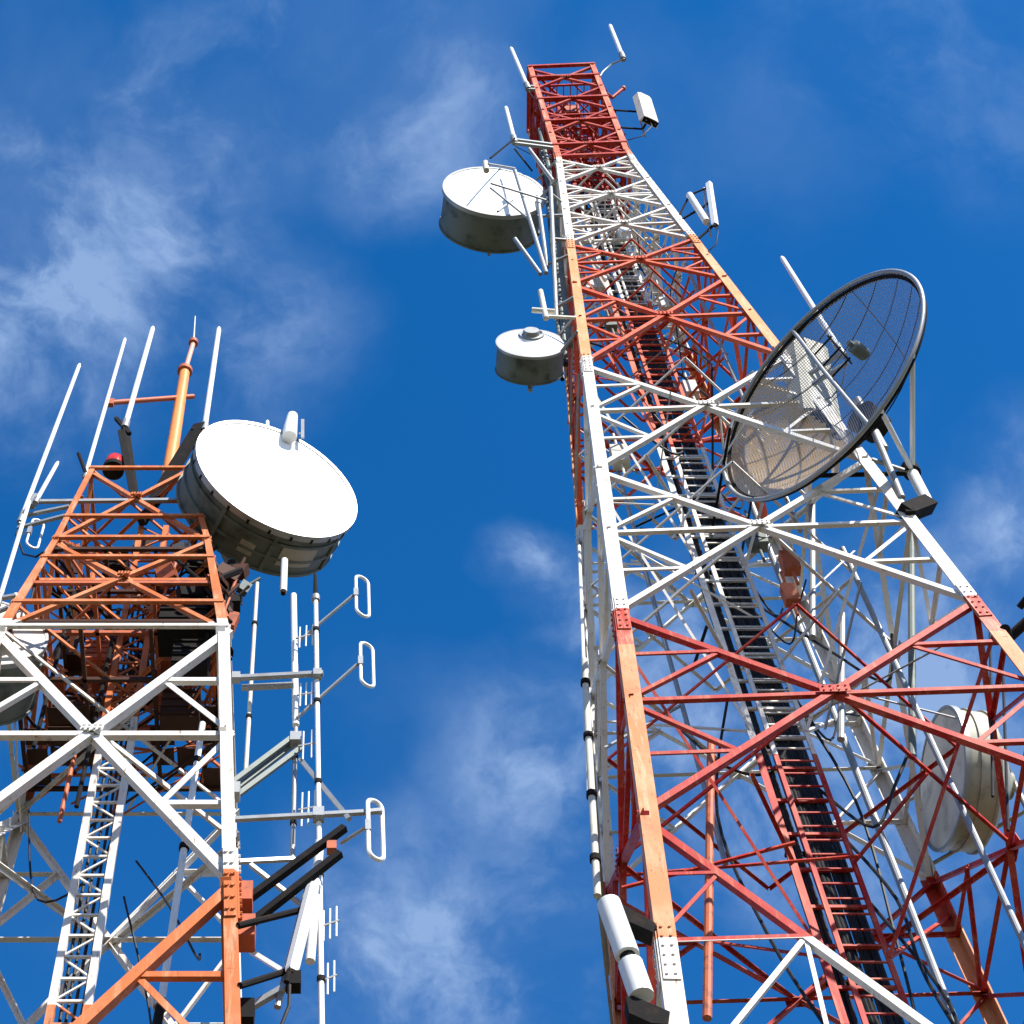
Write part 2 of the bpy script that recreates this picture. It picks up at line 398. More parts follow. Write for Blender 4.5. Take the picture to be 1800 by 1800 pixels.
# loose curved cables inside the tower
def loose(pts, r, T, mat=M_cable):
    P = [V(p) for p in pts]; o = []
    for i in range(len(P)-1):
        a = P[max(i-1, 0)]; b = P[i]; c = P[i+1]; d = P[min(i+2, len(P)-1)]
        for q in range(6):
            t = q/6; o.append(.5*((2*b) + (c-a)*t + (2*a-5*b+4*c-d)*t*t + (3*b-a-3*c+d)*t**3))
    o.append(P[-1]); MB().tube(o, r, 6).build('loose_cable', mat, T.root)
for a in ([(8.6, 20.3, 46), (9.2, 19.6, 43.2), (8.9, 19.2, 41), (8.5, 20.3, 38)], [(8.6, 20.3, 44), (9.6, 20.4, 41.5), (9.4, 19.6, 38), (8.6, 20.3, 35)],
          [(8.5, 20.4, 26), (9.0, 20.2, 24), (8.9, 20, 22), (9.3, 19.8, 19)], [(8.6, 20.4, 33), (9.5, 20.1, 31), (10.2, 19.8, 29.5), (10.5, 19.4, 30.5)],
          [(8.5, 20.3, 30), (9.3, 21, 27.5), (9.1, 21, 24), (8.6, 20.3, 21)], [(7.4, 20.4, 30), (6.7, 20.9, 27), (6.9, 20.6, 23.5), (7.4, 20.4, 21)],
          [(8.6, 20.3, 24), (9.1, 20.0, 21.5), (8.8, 19.8, 19.6), (9.2, 19.6, 17.4)], [(8.6, 20.4, 52), (8.9, 20.6, 50), (8.4, 20.8, 47), (8.6, 20.4, 45)]):
    loose(a, .03, TR)
# waveguide bundle and tray up the outside of the left face
for k in range(4):
    pts = [lerp(TR.p(0, h), TR.p(3, h), .12+.16*k) - TR.u*(.16+.05*(k % 2)) for h in (41.5+k, 44, 50, 55, 60-k)]
    MB().tube(pts, .06 if k % 2 else .075, 8).build('waveguide', M_shroud if k != 2 else M_cable, TR.root)
for q in range(39, 60, 3): MB().bar(lerp(TR.p(0, q), TR.p(3, q), .05) - TR.u*.08, lerp(TR.p(0, q), TR.p(3, q), .72) - TR.u*.08, .05, .04).build('waveguide_bracket', M_galv, TR.root)
# small working platforms of open bars inside the top section
def platform(T, h, mat, inset=.12, bars=9, part='work_platform', edge=M_dark):
    g = MB(); w = T.w(h)/2 - inset; c = T.c(h)
    for q in range(bars):
        a = -w + 2*w*q/(bars-1); g.bar(c + T.u*a - T.v*w, c + T.u*a + T.v*w, .035, .05)
    for a in (-w, 0, w): g.bar(c - T.u*w + T.v*a - V((0, 0, .05)), c + T.u*w + T.v*a - V((0, 0, .05)), .07, .07)
    return g.build(part, mat, T.root)
for h in (52.3, 57.7, 60.9, 64.2): platform(TR, h, M_brR if h > 56 else M_brR, bars=10)
# equipment clutter in the top section: waveguide junctions, boxes
for (h, a, b, s_, m_) in ((59.0, -.55, .1, .42, M_rust), (61.6, .4, -.3, .38, M_brR), (63.2, -.3, .5, .4, M_rust), (58.0, .5, .5, .45, M_brR), (50.0, -.7, .5, .5, M_cream), (46.2, .8, -.5, .45, M_cream), (65.0, .2, .2, .5, M_rust)):
    c = TR.c(h) + TR.u*a + TR.v*b
    MB().bar(c - V((0, 0, s_*.7)), c + V((0, 0, s_*.7)), s_, s_*.6, up=TR.v).lathe(c - V((0, 0, s_*.75)), (0, 0, -1), [(0, .05), (.1, .05)], 8).build('junction_box', m_, TR.root)
for k in range(5):
    x = TR.c(60) + TR.u*(-.8 + .4*k) + TR.v*(.6 - .25*(k % 3))
    MB().tube([x + V((0, 0, -16+2*k)), x + V((0, 0, 0)), x + V((0, 0, 5))], .035, 6).build('conduit', M_brR, TR.root)
for q in range(34):                                # thin odd braces and cable trays between the legs
    h = random.uniform(24, 54); w = TR.w(h)/2; i = random.randrange(4)
    A = lerp(TR.p(i, h), TR.p((i+1) % 4, h), random.uniform(.1, .9)); B = TR.c(h + random.uniform(-2.2, 2.2)) + V((random.uniform(-.5, .6)*w, random.uniform(-.3, .9)*w, 0))
    MB().angle(A, B, V((0, -1, .3)), random.uniform(.03, .055), .007).build('tie_brace', random.choice((M_brR, M_brR, M_galv, M_dark)), TR.root)
for (h0, h1, lv) in baysR[2:9]:                    # inner braces from the ladder to the legs
    for i in range(4):
        q = V((7.5 if i in (0, 3) else 8.5, 20.1, 0)); a = h0 + (h1-h0)*.12; b = h0 + (h1-h0)*.86
        MB().angle(V((q.x, q.y, a)), TR.p(i, b), V((0, -1, 0)), .06, .008).build('inner_brace', M_brR, TR.root)
        MB().angle(lerp(TR.p(i, h1), TR.p((i+1) % 4, h1), .5), lerp(TR.p((i+1) % 4, h1), TR.p((i+2) % 4, h1), .5), V((0, 0, 1)), .06, .008).build('inner_brace', M_brR, TR.root)
for k in range(16):                                # drooping jumpers between ladder and antennas
    h = 27 + k*1.9; a = V((8.45, 20.35, h)); w = TR.w(h)/2; b = TR.c(h + random.uniform(-1, 2)) + V((random.uniform(.4, .95)*w*random.choice((1, 1, -1)), random.uniform(-.8, .8)*w, 0))
    loose([a, lerp(a, b, .35) - V((0, 0, random.uniform(.8, 1.9))), lerp(a, b, .7) - V((0, 0, random.uniform(.3, 1.2))), b], random.choice((.018, .024, .03)), TR)
for (h, a, b, s_, m_) in ((43.0, .9, .4, .4, M_cream), (40.5, -1.2, .9, .5, M_cream), (36.5, 1.3, .9, .5, M_shroud), (33.0, 1.2, -.6, .4, M_rust), (31.2, .8, -1.0, .35, M_rust), (53.0, .5, .2, .4, M_cream), (51.2, .3, -.7, .35, M_white), (45.0, -.9, -.6, .35, M_shroud)):
    c = TR.c(h) + TR.u*a + TR.v*b
    MB().bar(c - V((0, 0, s_*.8)), c + V((0, 0, s_*.8)), s_*.8, s_*.6, up=TR.v).tube([c - V((0, 0, s_*2)), c + V((0, 0, s_*2.4))], .035, 8).build('junction_box', m_, TR.root)
# second inner column of white pipes at the back right
for (x, y, h0, h1, r) in ((9.75, 21.5, 16, 40, .07), (10.1, 19.0, 20, 33, .055), (9.2, 18.6, 33, 47, .05), (6.7, 21.2, 26, 42, .05)):
    MB().tube([(x, y, h0), (x, y, h1)], r, 10).build('inner_pipe', M_galv, TR.root)
for i in range(4):
    c = TR.p(i, 0); MB().quadbox([c + V((a*.6*k_, b*.6*k_, z)) for z, k_ in ((-.5, 1.1), (.35, 1)) for a, b in ((-1, -1), (1, -1), (1, 1), (-1, 1))]).build('footing', M_conc, TR.root)

# -------- left tower (shorter, orange and white)
TL = Tower('lattice_tower', 'shorter orange and white lattice tower with whips on its top', [(0, 5.35), (20.44, 2.90), (23.2, 2.18), (25.85, 1.52)],
           [(0, -2.74), (13.4, -2.77), (20.44, -2.84), (23.2, -2.90), (25.85, -3.06)], 14.0, 0, 1.07, -2.8)
wfL = lambda h: .14 if h < 20.6 else .085
TL.legs(M_legL, 25.85, wfL, [0, 9.5, 13.4, 15.5, 20.3, 20.44, 23.2, 25.85], [15.45, 9.5], .018)
for h0, h1, lv in ((15.5, 20.44, 1), (9.5, 15.5, 1), (20.44, 23.2, 0), (23.2, 25.85, 0), (4.7, 9.5, 1), (0, 4.7, 1)):
    mid = (h0+h1)/2
    TL.panel(M_brL, h0, h1, .115 if mid < 20 else .062, .07 if mid < 20 else .048, lv, gus=.17 if mid < 20 else .11, key=h0 > 4.8)
TL.flush()
for h in (20.5, 21.2, 22.6, 23.25, 24.0, 25.85):
    m = MB()
    for i in range(4):
        Nn = (-TL.v, TL.u, TL.v, -TL.u)[i]; m.angle(TL.p(i, h)+Nn*.02, TL.p((i+1) % 4, h)+Nn*.02, Nn, .055)
    m.angle(TL.p(0, h), TL.p(2, h), V((0, 0, 1)), .05); m.angle(TL.p(1, h), TL.p(3, h), V((0, 0, 1)), .05)
    m.build('ring_beam', M_brL, TL.root)
for q in range(30):                                # brackets and braces crowding the right leg under the big drum
    a = TL.p(1, random.uniform(20.3, 22.6)) + V((0, random.uniform(0, .5), 0)); b = at(random.uniform(300, 432), random.uniform(965, 1095), random.uniform(12.9, 13.7))
    m = MB()
    if q % 3: m.angle(a, b, V((random.uniform(-.5, .5), -1, .3)), random.uniform(.05, .11), .01)
    else: m.tube([a, lerp(a, b, .5) + V((0, 0, random.uniform(-.25, .25))), b], random.uniform(.02, .04), 6)
    m.build('bracket', random.choice((M_dark, M_dark, M_dark, M_grate, M_rust)), TL.root)
def zigzag(T, mat, xa, xb, Y, h0, h1, rw):
    r = MB(); z = h0+.2; s_ = 0
    while z < h1-.3:
        r.bar((xa, Y, z), (xb, Y, z), .03, .03)
        r.bar((xa if s_ else xb, Y, z), (xb if s_ else xa, Y, z+.33), .022, .022); z += .33; s_ ^= 1
    lad = r.build('climbing_ladder', mat, T.root)
    for x in (xa, xb): MB().bar((x, Y, h0), (x, Y, h1), rw, rw, up=V((0, 1, 0))).build('rail', mat, lad)
pa = at(175, 1320, 14.15); pb_ = at(228, 1320, 14.15)
zigzag(TL, M_brL, pa.x, pb_.x, 14.15, 0, 25.6, .085)
for k in range(4):
    x = pa.x + .08 + .075*k
    MB().tube([(x + .01*math.sin(z+k), 14.3, z) for z in range(0, 25)], .02, 6).build('feeder_cable', M_cable, TL.root)
for a in ([(-2.6, 14.3, 20), (-2.9, 14.6, 18.4), (-3.6, 14.8, 18.0), (-3.9, 14.6, 19.4)], [(-2.5, 14.3, 17.5), (-2.0, 14.4, 15.5), (-1.9, 14.1, 13.5), (-2.4, 14.2, 11.5)],
          [(-2.4, 14.2, 18), (-1.9, 13.8, 16.8), (-1.5, 13.4, 15.6), (-1.4, 12.8, 15.0)]):
    loose(a, .014, TL)
# dark service platforms and boxes under the top of the left tower
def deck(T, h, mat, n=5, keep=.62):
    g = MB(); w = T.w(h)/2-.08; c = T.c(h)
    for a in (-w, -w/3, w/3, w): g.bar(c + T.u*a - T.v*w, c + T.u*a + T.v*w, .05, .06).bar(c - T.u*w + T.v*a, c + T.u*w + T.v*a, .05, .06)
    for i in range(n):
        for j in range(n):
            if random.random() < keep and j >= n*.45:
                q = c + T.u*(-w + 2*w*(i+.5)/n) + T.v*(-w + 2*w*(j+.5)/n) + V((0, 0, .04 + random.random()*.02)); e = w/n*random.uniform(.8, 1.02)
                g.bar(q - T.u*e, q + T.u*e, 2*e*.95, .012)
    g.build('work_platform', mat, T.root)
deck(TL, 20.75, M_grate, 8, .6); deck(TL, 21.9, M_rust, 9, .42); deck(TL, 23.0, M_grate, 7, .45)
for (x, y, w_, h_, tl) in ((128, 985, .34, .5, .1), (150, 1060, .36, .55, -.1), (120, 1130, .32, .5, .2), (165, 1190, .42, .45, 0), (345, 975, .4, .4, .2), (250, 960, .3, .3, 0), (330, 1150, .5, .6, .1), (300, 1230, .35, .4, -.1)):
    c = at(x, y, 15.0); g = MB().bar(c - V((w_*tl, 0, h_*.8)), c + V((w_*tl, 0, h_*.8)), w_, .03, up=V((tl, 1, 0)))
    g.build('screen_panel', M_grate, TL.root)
for q in range(60):                                # tangle of thin bars in the head
    h = random.uniform(20.4, 24.6); w = TL.w(h)/2; c = TL.c(h)
    a = c + V((random.choice((-w, w)), random.uniform(-w, w), 0)); b = TL.c(h + random.uniform(-1.3, 1.3)) + V((random.uniform(-w, w), w, 0)) * 1
    MB().angle(a, b, V((0, -1, .2)), random.uniform(.025, .045), .006).build('inner_brace', random.choice((M_brL, M_rust, M_dark, M_grate)), TL.root)
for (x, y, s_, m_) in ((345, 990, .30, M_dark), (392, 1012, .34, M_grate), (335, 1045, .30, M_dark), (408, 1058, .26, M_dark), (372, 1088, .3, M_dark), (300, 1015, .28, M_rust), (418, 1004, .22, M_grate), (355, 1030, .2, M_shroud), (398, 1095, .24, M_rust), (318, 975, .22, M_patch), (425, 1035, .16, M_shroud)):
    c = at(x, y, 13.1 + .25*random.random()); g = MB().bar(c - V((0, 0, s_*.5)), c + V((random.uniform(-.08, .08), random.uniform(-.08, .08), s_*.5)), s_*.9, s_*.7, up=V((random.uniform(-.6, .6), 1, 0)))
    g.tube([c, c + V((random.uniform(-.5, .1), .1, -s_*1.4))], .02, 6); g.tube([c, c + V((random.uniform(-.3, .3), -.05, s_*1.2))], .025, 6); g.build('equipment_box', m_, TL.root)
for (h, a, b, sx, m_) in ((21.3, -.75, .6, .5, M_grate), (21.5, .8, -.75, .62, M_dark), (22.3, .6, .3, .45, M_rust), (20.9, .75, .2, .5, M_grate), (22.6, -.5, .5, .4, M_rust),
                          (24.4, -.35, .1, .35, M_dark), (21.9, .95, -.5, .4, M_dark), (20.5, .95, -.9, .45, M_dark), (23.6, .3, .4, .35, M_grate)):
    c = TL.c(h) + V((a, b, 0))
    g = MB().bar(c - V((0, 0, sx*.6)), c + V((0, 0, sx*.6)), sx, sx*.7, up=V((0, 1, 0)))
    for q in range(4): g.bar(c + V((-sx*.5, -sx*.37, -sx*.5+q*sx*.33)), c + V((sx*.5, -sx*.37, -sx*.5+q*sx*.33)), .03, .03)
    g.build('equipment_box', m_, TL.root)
for k in range(4):
    c = TL.c(21) + V((-.9 + .3*k, -.4+.28*(k*3 % 5), 0))
    MB().tube([c - V((0, 0, 1.6+.4*(k % 3))), c + V((.05, 0, 1.9))], .03, 8).build('conduit', M_rust if k % 2 else M_dark, TL.root)
for i in range(4):
    c = TL.p(i, 0); MB().quadbox([c + V((a*.4*k_, b*.4*k_, z)) for z, k_ in ((-.5, 1.1), (.3, 1)) for a, b in ((-1, -1), (1, -1), (1, 1), (-1, 1))]).build('footing', M_conc, TL.root)

# ------------------------------------------------------------------ antennas
def local(x, y):
    d = ray(x, y).normalized(); r = V((1, 0, 0)); r = (r - d*r.dot(d)).normalized(); dn = -(r.cross(d)).normalized()
    if dn.z > 0: dn = -dn
    return d, r, dn
def axis_of(x, y, cosv, ix, iy):                   # horizontal-ish pointing direction of a dish
    d, r, dn = local(x, y); s_ = math.sqrt(1-cosv*cosv); l = math.hypot(ix, iy)
    return (-d*cosv + (r*ix/l + dn*iy/l)*s_).normalized()
def depth(p): return (p - V((0, 0, H0))).dot(V((0, math.cos(EL), math.sin(EL))))
def px2m(p): return depth(p)/F

def standoff(m, T, i, p, r=.03, spread=.0, hz=None):
    q = T.p(i, p.z if hz is None else hz); m.tube([p, q + (p-q).normalized()*.02], r, 8)

def whip(label, xt, yt, xb, yb, Y, rp, T=None, leg=None, foot=6, mat=M_white, group=None, arm=True, name='whip_antenna', cap=True, armdz=(0.12, -.45)):
    A = at(xb, yb, Y); B = at(xt, yt, Y); d = (B-A).normalized(); r = rp*px2m(A)
    t = thing(name, label, 'antenna', tuple(A), group)
    m = MB().tube([A, lerp(A, B, .5), B-d*r*2, B], [r, r, r*.92, r*.55], 12); m.build('radome_tube', mat, t, True)
    b = MB().tube([A - d*r*foot, A + d*r*2], r*1.35, 10)
    b.tube([A - d*r*foot*1.2, A - d*r*foot], r*.7, 8); b.build('base_fitting', M_galv, t, True)
    if T and arm:
        for dz in armdz:
            P = A + d*dz*.6 - d*r*foot*.5; MB().bar(P, T.p(leg, P.z+.02), max(.05, r*1.3), max(.05, r*1.3)).build('mounting_arm', M_galv, t)
        q = T.p(leg, A.z-1.6); P = A - d*r*foot
        MB().tube([P, P - V((0, 0, .35)), lerp(P, q, .4) - V((0, 0, .55)), lerp(P, q, .8) - V((0, 0, .3)), q, q - V((0, 0, 1.2))], .016, 6).build('lead_cable', M_cable, t, True)
    return t, A, B

RW = 'white whip antennas on the towers'
# right tower whips
whip('short white whip antenna at the very top left corner of the tall tower', 898, 84, 926, 150, 18.85, 4.0, TR, 0, group=RW)
# top right whip stands on an outrigger arm
t, A, B = whip('short white whip on a bent grey outrigger at the top right of the tall tower', 1072, 44, 1093, 97, 18.6, 4.0, group=RW)
m = MB(); q = at(1060, 126, 18.9); m.tube([A + V((0, 0, -.25)), A + V((-.05, 0, -.55)), lerp(A, q, .55), q, TR.p(1, 64.6)], .035, 8).build('outrigger_arm', M_galv, t, True)
whip('white whip antenna on the left edge of the tall tower above the wide drum', 889, 188, 903, 243, 18.7, 4.2, TR, 0, group=RW)
whip('long white whip antenna standing behind the top of the mesh dish', 1374, 452, 1474, 612, 16.9, 5.2, TR, 1, group=RW, armdz=(-.1, -.9))

def panel_antenna(label, xt, yt, xb, yb, Y, wpx, dpx, T, leg, yaw=0., mat=M_cream, name='panel_antenna', arms=(.15, .85), cat='antenna', group=None):
    A = at(xb, yb, Y); B = at(xt, yt, Y); k = px2m(A); w = wpx*k; dp = dpx*k
    t = thing(name, label, cat, tuple(A), group); d = (B-A).normalized()
    f = V((math.sin(yaw), -math.cos(yaw), 0)); s_ = f.cross(V((0, 0, 1))).normalized()
    def ring(P, e): return [P + s_*w*.5*a*e + f*dp*.5*b*e for a, b in ((-1, -1), (-.8, .7), (-.5, 1), (.5, 1), (.8, .7), (1, -1))]
    m = MB(); k0 = 0; R_ = [ring(A, .86), ring(A + d*.05, 1), ring(B - d*.05, 1), ring(B, .86)]
    for rr in R_: m.v += rr
    for j in range(3):
        for i in range(6): m.f.append((j*6+i, j*6+(i+1) % 6, j*6+6+(i+1) % 6, j*6+6+i))
    m.f.append((5, 4, 3, 2, 1, 0)); m.f.append(tuple(18+i for i in range(6)))
    m.build('radome_case', mat, t)
    e = MB().bar(A - d*.03, A + d*.01, w*.8, dp*.7, up=f)
    for a in (-.25, .25): e.tube([A + s_*w*a - d*.16, A + s_*w*a], .03, 8)
    e.build('end_cap', M_dark, t)
    P0 = A - f*dp*1.6; P1 = B - f*dp*1.6
    mp_ = MB().tube([P0 - d*.35, P1 + d*.05], .035, 8); mp_.build('mounting_pipe', M_galv, t, True)
    for q in arms:
        ar = MB(); P = lerp(A, B, q); C = lerp(P0, P1, q); ar.bar(P, C, .06, .06)
        L_ = T.p(leg, C.z-.5); ar.tube([C, L_], .035, 8)
        ar.build('mounting_arm', M_dark, t)
    P = A - d*.15; q = T.p(leg, A.z-1.4)
    MB().tube([P, P - V((0, 0, .3)), lerp(P, q, .45) - V((0, 0, .5)), q, q - V((0, 0, 1.3))], .018, 6).build('lead_cable', M_cable, t, True)
    return t
panel_antenna('stubby cream box antenna on two dark arms right of the tall tower top', 1130, 171, 1143, 214, 18.6, 36, 14, TR, 1, R(25), M_cream)
panel_antenna('slim white panel antenna on a bent arm off the right edge of the tall tower', 1247, 322, 1258, 396, 17.9, 12, 9, TR, 1, R(40), M_white, arms=(.05, .6))
tp_ = panel_antenna_last = [o for o in scene.collection.objects if o.name.startswith('panel_antenna') and o.type == 'EMPTY'][-1]
MB().tube([at(1212, 343, 18.1), at(1242, 390, 18.0)], .10, 12).build('tilt_bracket', M_white, tp_, True)
MB().tube([at(1212, 343, 18.1), at(1243, 330, 18.0)], .03, 8).build('tilt_arm', M_dark, tp_, True)
MB().tube([at(1212, 343, 18.1), TR.p(1, at(1212, 343, 18.1).z-1)], .03, 8).build('tilt_arm', M_dark, tp_, True)
# red stub and box near the top right
A = at(1076, 172, 18.9); B = at(1095, 156, 18.8)
t = thing('pipe_stub', 'short dark red pipe stub jutting from the right edge near the tall tower top', 'pipe', tuple(A))
MB().tube([TR.p(1, A.z), A, B], .06, 10).build('pipe', M_brR, t, True); MB().tube([B, B + (B-A).normalized()*.08], .09, 10).build('flange', M_rust, t, True)

# drum dishes
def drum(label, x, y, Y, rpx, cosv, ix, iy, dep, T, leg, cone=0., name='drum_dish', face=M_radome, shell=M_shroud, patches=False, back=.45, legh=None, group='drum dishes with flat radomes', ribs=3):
    C = at(x, y, Y); n = axis_of(x, y, cosv, ix, iy); r = rpx*px2m(C); D = dep*r
    t = thing(name, label, 'antenna dish', tuple(C), group)
    # front radome, faintly domed
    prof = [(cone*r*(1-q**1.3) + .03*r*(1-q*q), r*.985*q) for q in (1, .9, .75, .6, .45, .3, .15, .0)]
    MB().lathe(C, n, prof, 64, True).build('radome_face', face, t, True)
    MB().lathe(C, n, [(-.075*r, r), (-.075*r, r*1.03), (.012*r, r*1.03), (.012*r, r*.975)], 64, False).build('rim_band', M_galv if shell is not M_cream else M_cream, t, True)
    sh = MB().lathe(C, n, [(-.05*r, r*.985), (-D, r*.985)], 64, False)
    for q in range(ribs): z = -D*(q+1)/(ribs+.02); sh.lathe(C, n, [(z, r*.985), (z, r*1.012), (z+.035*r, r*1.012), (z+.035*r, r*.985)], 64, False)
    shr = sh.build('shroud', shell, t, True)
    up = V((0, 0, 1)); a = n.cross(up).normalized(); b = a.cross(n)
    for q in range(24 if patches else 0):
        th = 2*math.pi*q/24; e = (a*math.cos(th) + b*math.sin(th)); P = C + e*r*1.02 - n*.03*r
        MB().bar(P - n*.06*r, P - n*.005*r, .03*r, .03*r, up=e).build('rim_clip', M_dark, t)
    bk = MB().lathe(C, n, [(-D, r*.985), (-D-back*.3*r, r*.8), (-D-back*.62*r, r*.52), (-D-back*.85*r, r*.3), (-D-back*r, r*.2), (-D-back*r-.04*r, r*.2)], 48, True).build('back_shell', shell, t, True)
    if patches:
        for (th, z0, z1, wd, m_) in ((-118, .34, .76, .24, M_patch), (-82, .50, .76, .09, M_patch), (-104, .14, .25, .18, M_shroud)):
            pm = MB(); th0 = R(th); st = 8; k0 = 0
            for q in range(st+1):
                tt = th0 + wd*(q/st*2-1); e = (a*math.cos(tt) + b*math.sin(tt))
                pm.v += [C + e*r*1.004 - n*D*z0, C + e*r*1.004 - n*D*z1, C + e*r*.97 - n*D*z1, C + e*r*.97 - n*D*z0]
            for q in range(st):
                for z in range(4): pm.f.append((4*q+z, 4*q+(z+1) % 4, 4*q+4+(z+1) % 4, 4*q+4+z))
            pm.f.append((0, 1, 2, 3)); pm.f.append(tuple(4*st+z for z in (3, 2, 1, 0)))
            pm.build('shroud_patch', m_, shr)
        for th in (-150, -97, -58):              # stiffening straps
            e = (a*math.cos(R(th)) + b*math.sin(R(th)))
            MB().bar(C + e*r*1.0 - n*D*.08, C + e*r*1.0 - n*D*.98, .05*r, .03*r, up=e).build('stiffener', M_shroud, shr)
    # mount: vertical pipe behind the hub, struts, clamps to the tower leg
    hub = C - n*(D+back*r+.12*r); mm = MB()
    mm.tube([hub - up*r*.6, hub + up*r*.95], .055, 12)
    for z in (-.5, .75):
        P = hub + up*r*z; LP = T.p(leg, (P.z if legh is None else P.z+legh)); mm.tube([P, LP], .04, 8)
    for e in (a, -a, -b): mm.tube([hub + up*r*.1, C + e*r*.93 - n*D*.96], .03, 8)
    mm.build('dish_mount', M_galv, t, True)
    return t, C, n, r

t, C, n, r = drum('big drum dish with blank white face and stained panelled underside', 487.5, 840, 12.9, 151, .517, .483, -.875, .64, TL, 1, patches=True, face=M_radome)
up = V((0, 0, 1))
# tall white cap and vent standing on the rim of the big drum
P = at(510, 755, 12.75); Q = at(514, 731, 12.75)
m = MB().tube([P - V((0, 0, .25)), P, Q], [.11, .11, .085], 12); m.build('rim_cap', M_white, t, True)
MB().bar(at(532, 770, 12.8), at(532, 738, 12.8), .03, .05).bar(at(525, 762, 12.8), at(533, 762, 12.8), .02, .02).build('rim_bracket', M_galv, t)
MB().tube([at(470, 752, 12.8), at(470, 741, 12.8)], .03, 8).build('rim_bolt', M_white, t)

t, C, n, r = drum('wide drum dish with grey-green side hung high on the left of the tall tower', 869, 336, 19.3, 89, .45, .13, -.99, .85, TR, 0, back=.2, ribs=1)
T_WIDE = t; m = MB()                                # bracing that crosses its face
a = at(860, 320, 18.3); b = at(925, 375, 18.3)
for (x0, y0, x1, y1) in ((862, 322, 960, 352), (862, 330, 930, 385), (858, 288, 905, 296), (875, 372, 900, 352)):
    m.tube([at(x0, y0, 18.0), at(x1, y1, 18.4)], .035, 8)
m.build('face_strut', M_galv, t, True)
MB().tube([at(855, 300, 18.2), at(853, 286, 18.2)], .09, 10).build('rim_cap', M_cream, t, True)
t, C, n, r = drum('small drum dish with cone-shaped cap tucked against the left edge of the tall tower', 933, 603, 18.4, 60, .40, .05, -.99, .92, TR, 0, cone=.32, back=.2, ribs=1)
T_CONE = t
MB().lathe(C, n, [(.22*r, .40*r), (.30*r, .36*r), (.30*r, .26*r), (.42*r, .22*r), (.42*r, .1*r)], 28).build('cone_cap', M_galv, t, True)
t, C, n, r = drum('cream drum dish seen side-on behind the right rear leg of the tall tower', 1656, 1368, 21.6, 125, .30, -.985, -.12, .50, TR, 2, shell=M_shell2, face=M_cream, back=.42, ribs=2)
t, C, n, r = drum('pale drum dish with dark underside cut off by the left edge of the photo', -30, 1108, 12.9, 112, .5, .15, -.98, 1.15, TL, 0, shell=M_shroud, face=M_cream, back=.35)

# vertical pipe frames carrying the left dishes of the tall tower
def pipe_frame(t, pts, r, mat, T, ties):
    P = [at(*p) for p in pts]
    for a, b in zip(P[::2], P[1::2]): MB().tube([a, b], r, 10).build('pipe', mat, t, True)
    m = MB()
    for (x, y, Y, leg) in ties:
        q = at(x, y, Y); m.bar(q, T.p(leg, q.z), .07, .07)
    if ties: m.build('tie_bar', mat, t)
pipe_frame(T_WIDE,
           [(968, 330, 18.3), (978, 560, 18.3), (945, 345, 18.5), (962, 470, 18.5), (905, 420, 18.2), (950, 482, 18.4), (930, 262, 18.2), (972, 318, 18.3), (960, 480, 18.3), (905, 300, 18.4)], .06, M_galv, TR,
           [(968, 340, 18.3, 0), (972, 420, 18.3, 0), (978, 540, 18.3, 0), (945, 380, 18.5, 0), (962, 465, 18.5, 0)])
pipe_frame(T_CONE, [(950, 512, 17.9), (960, 560, 17.9), (935, 545, 17.9), (975, 548, 17.9)], .07, M_cream, TR, [(960, 556, 17.9, 0)])
# thin stay wires near the top
pipe_frame(T_WIDE, [(905, 243, 18.4), (862, 278, 18.3), (905, 262, 18.5), (935, 300, 18.5)], .03, M_dark, TR, [])

# ---------------------------------------------------------------- mesh dish
def mesh_mat(name, col, duty):
    m, t, b = newmat(name); b.inputs['Roughness'].default_value = .5
    b.inputs['Base Color'].default_value = (*col, 1)
    tcn = t.nodes.new('ShaderNodeUVMap'); sp = t.nodes.new('ShaderNodeSeparateXYZ'); t.links.new(tcn.outputs[0], sp.inputs[0])
    def line(sock, per, duty):
        a = t.nodes.new('ShaderNodeMath'); a.operation = 'PINGPONG'; a.inputs[1].default_value = per/2; t.links.new(sock, a.inputs[0])
        c = t.nodes.new('ShaderNodeMath'); c.operation = 'LESS_THAN'; c.inputs[1].default_value = duty*per/2; t.links.new(a.outputs[0], c.inputs[0]); return c.outputs[0]
    mx = t.nodes.new('ShaderNodeMath'); mx.operation = 'MAXIMUM'; t.links.new(line(sp.outputs[0], .05, duty), mx.inputs[0]); t.links.new(line(sp.outputs[1], .05, duty), mx.inputs[1])
    t.links.new(mx.outputs[0], b.inputs['Alpha']); return m
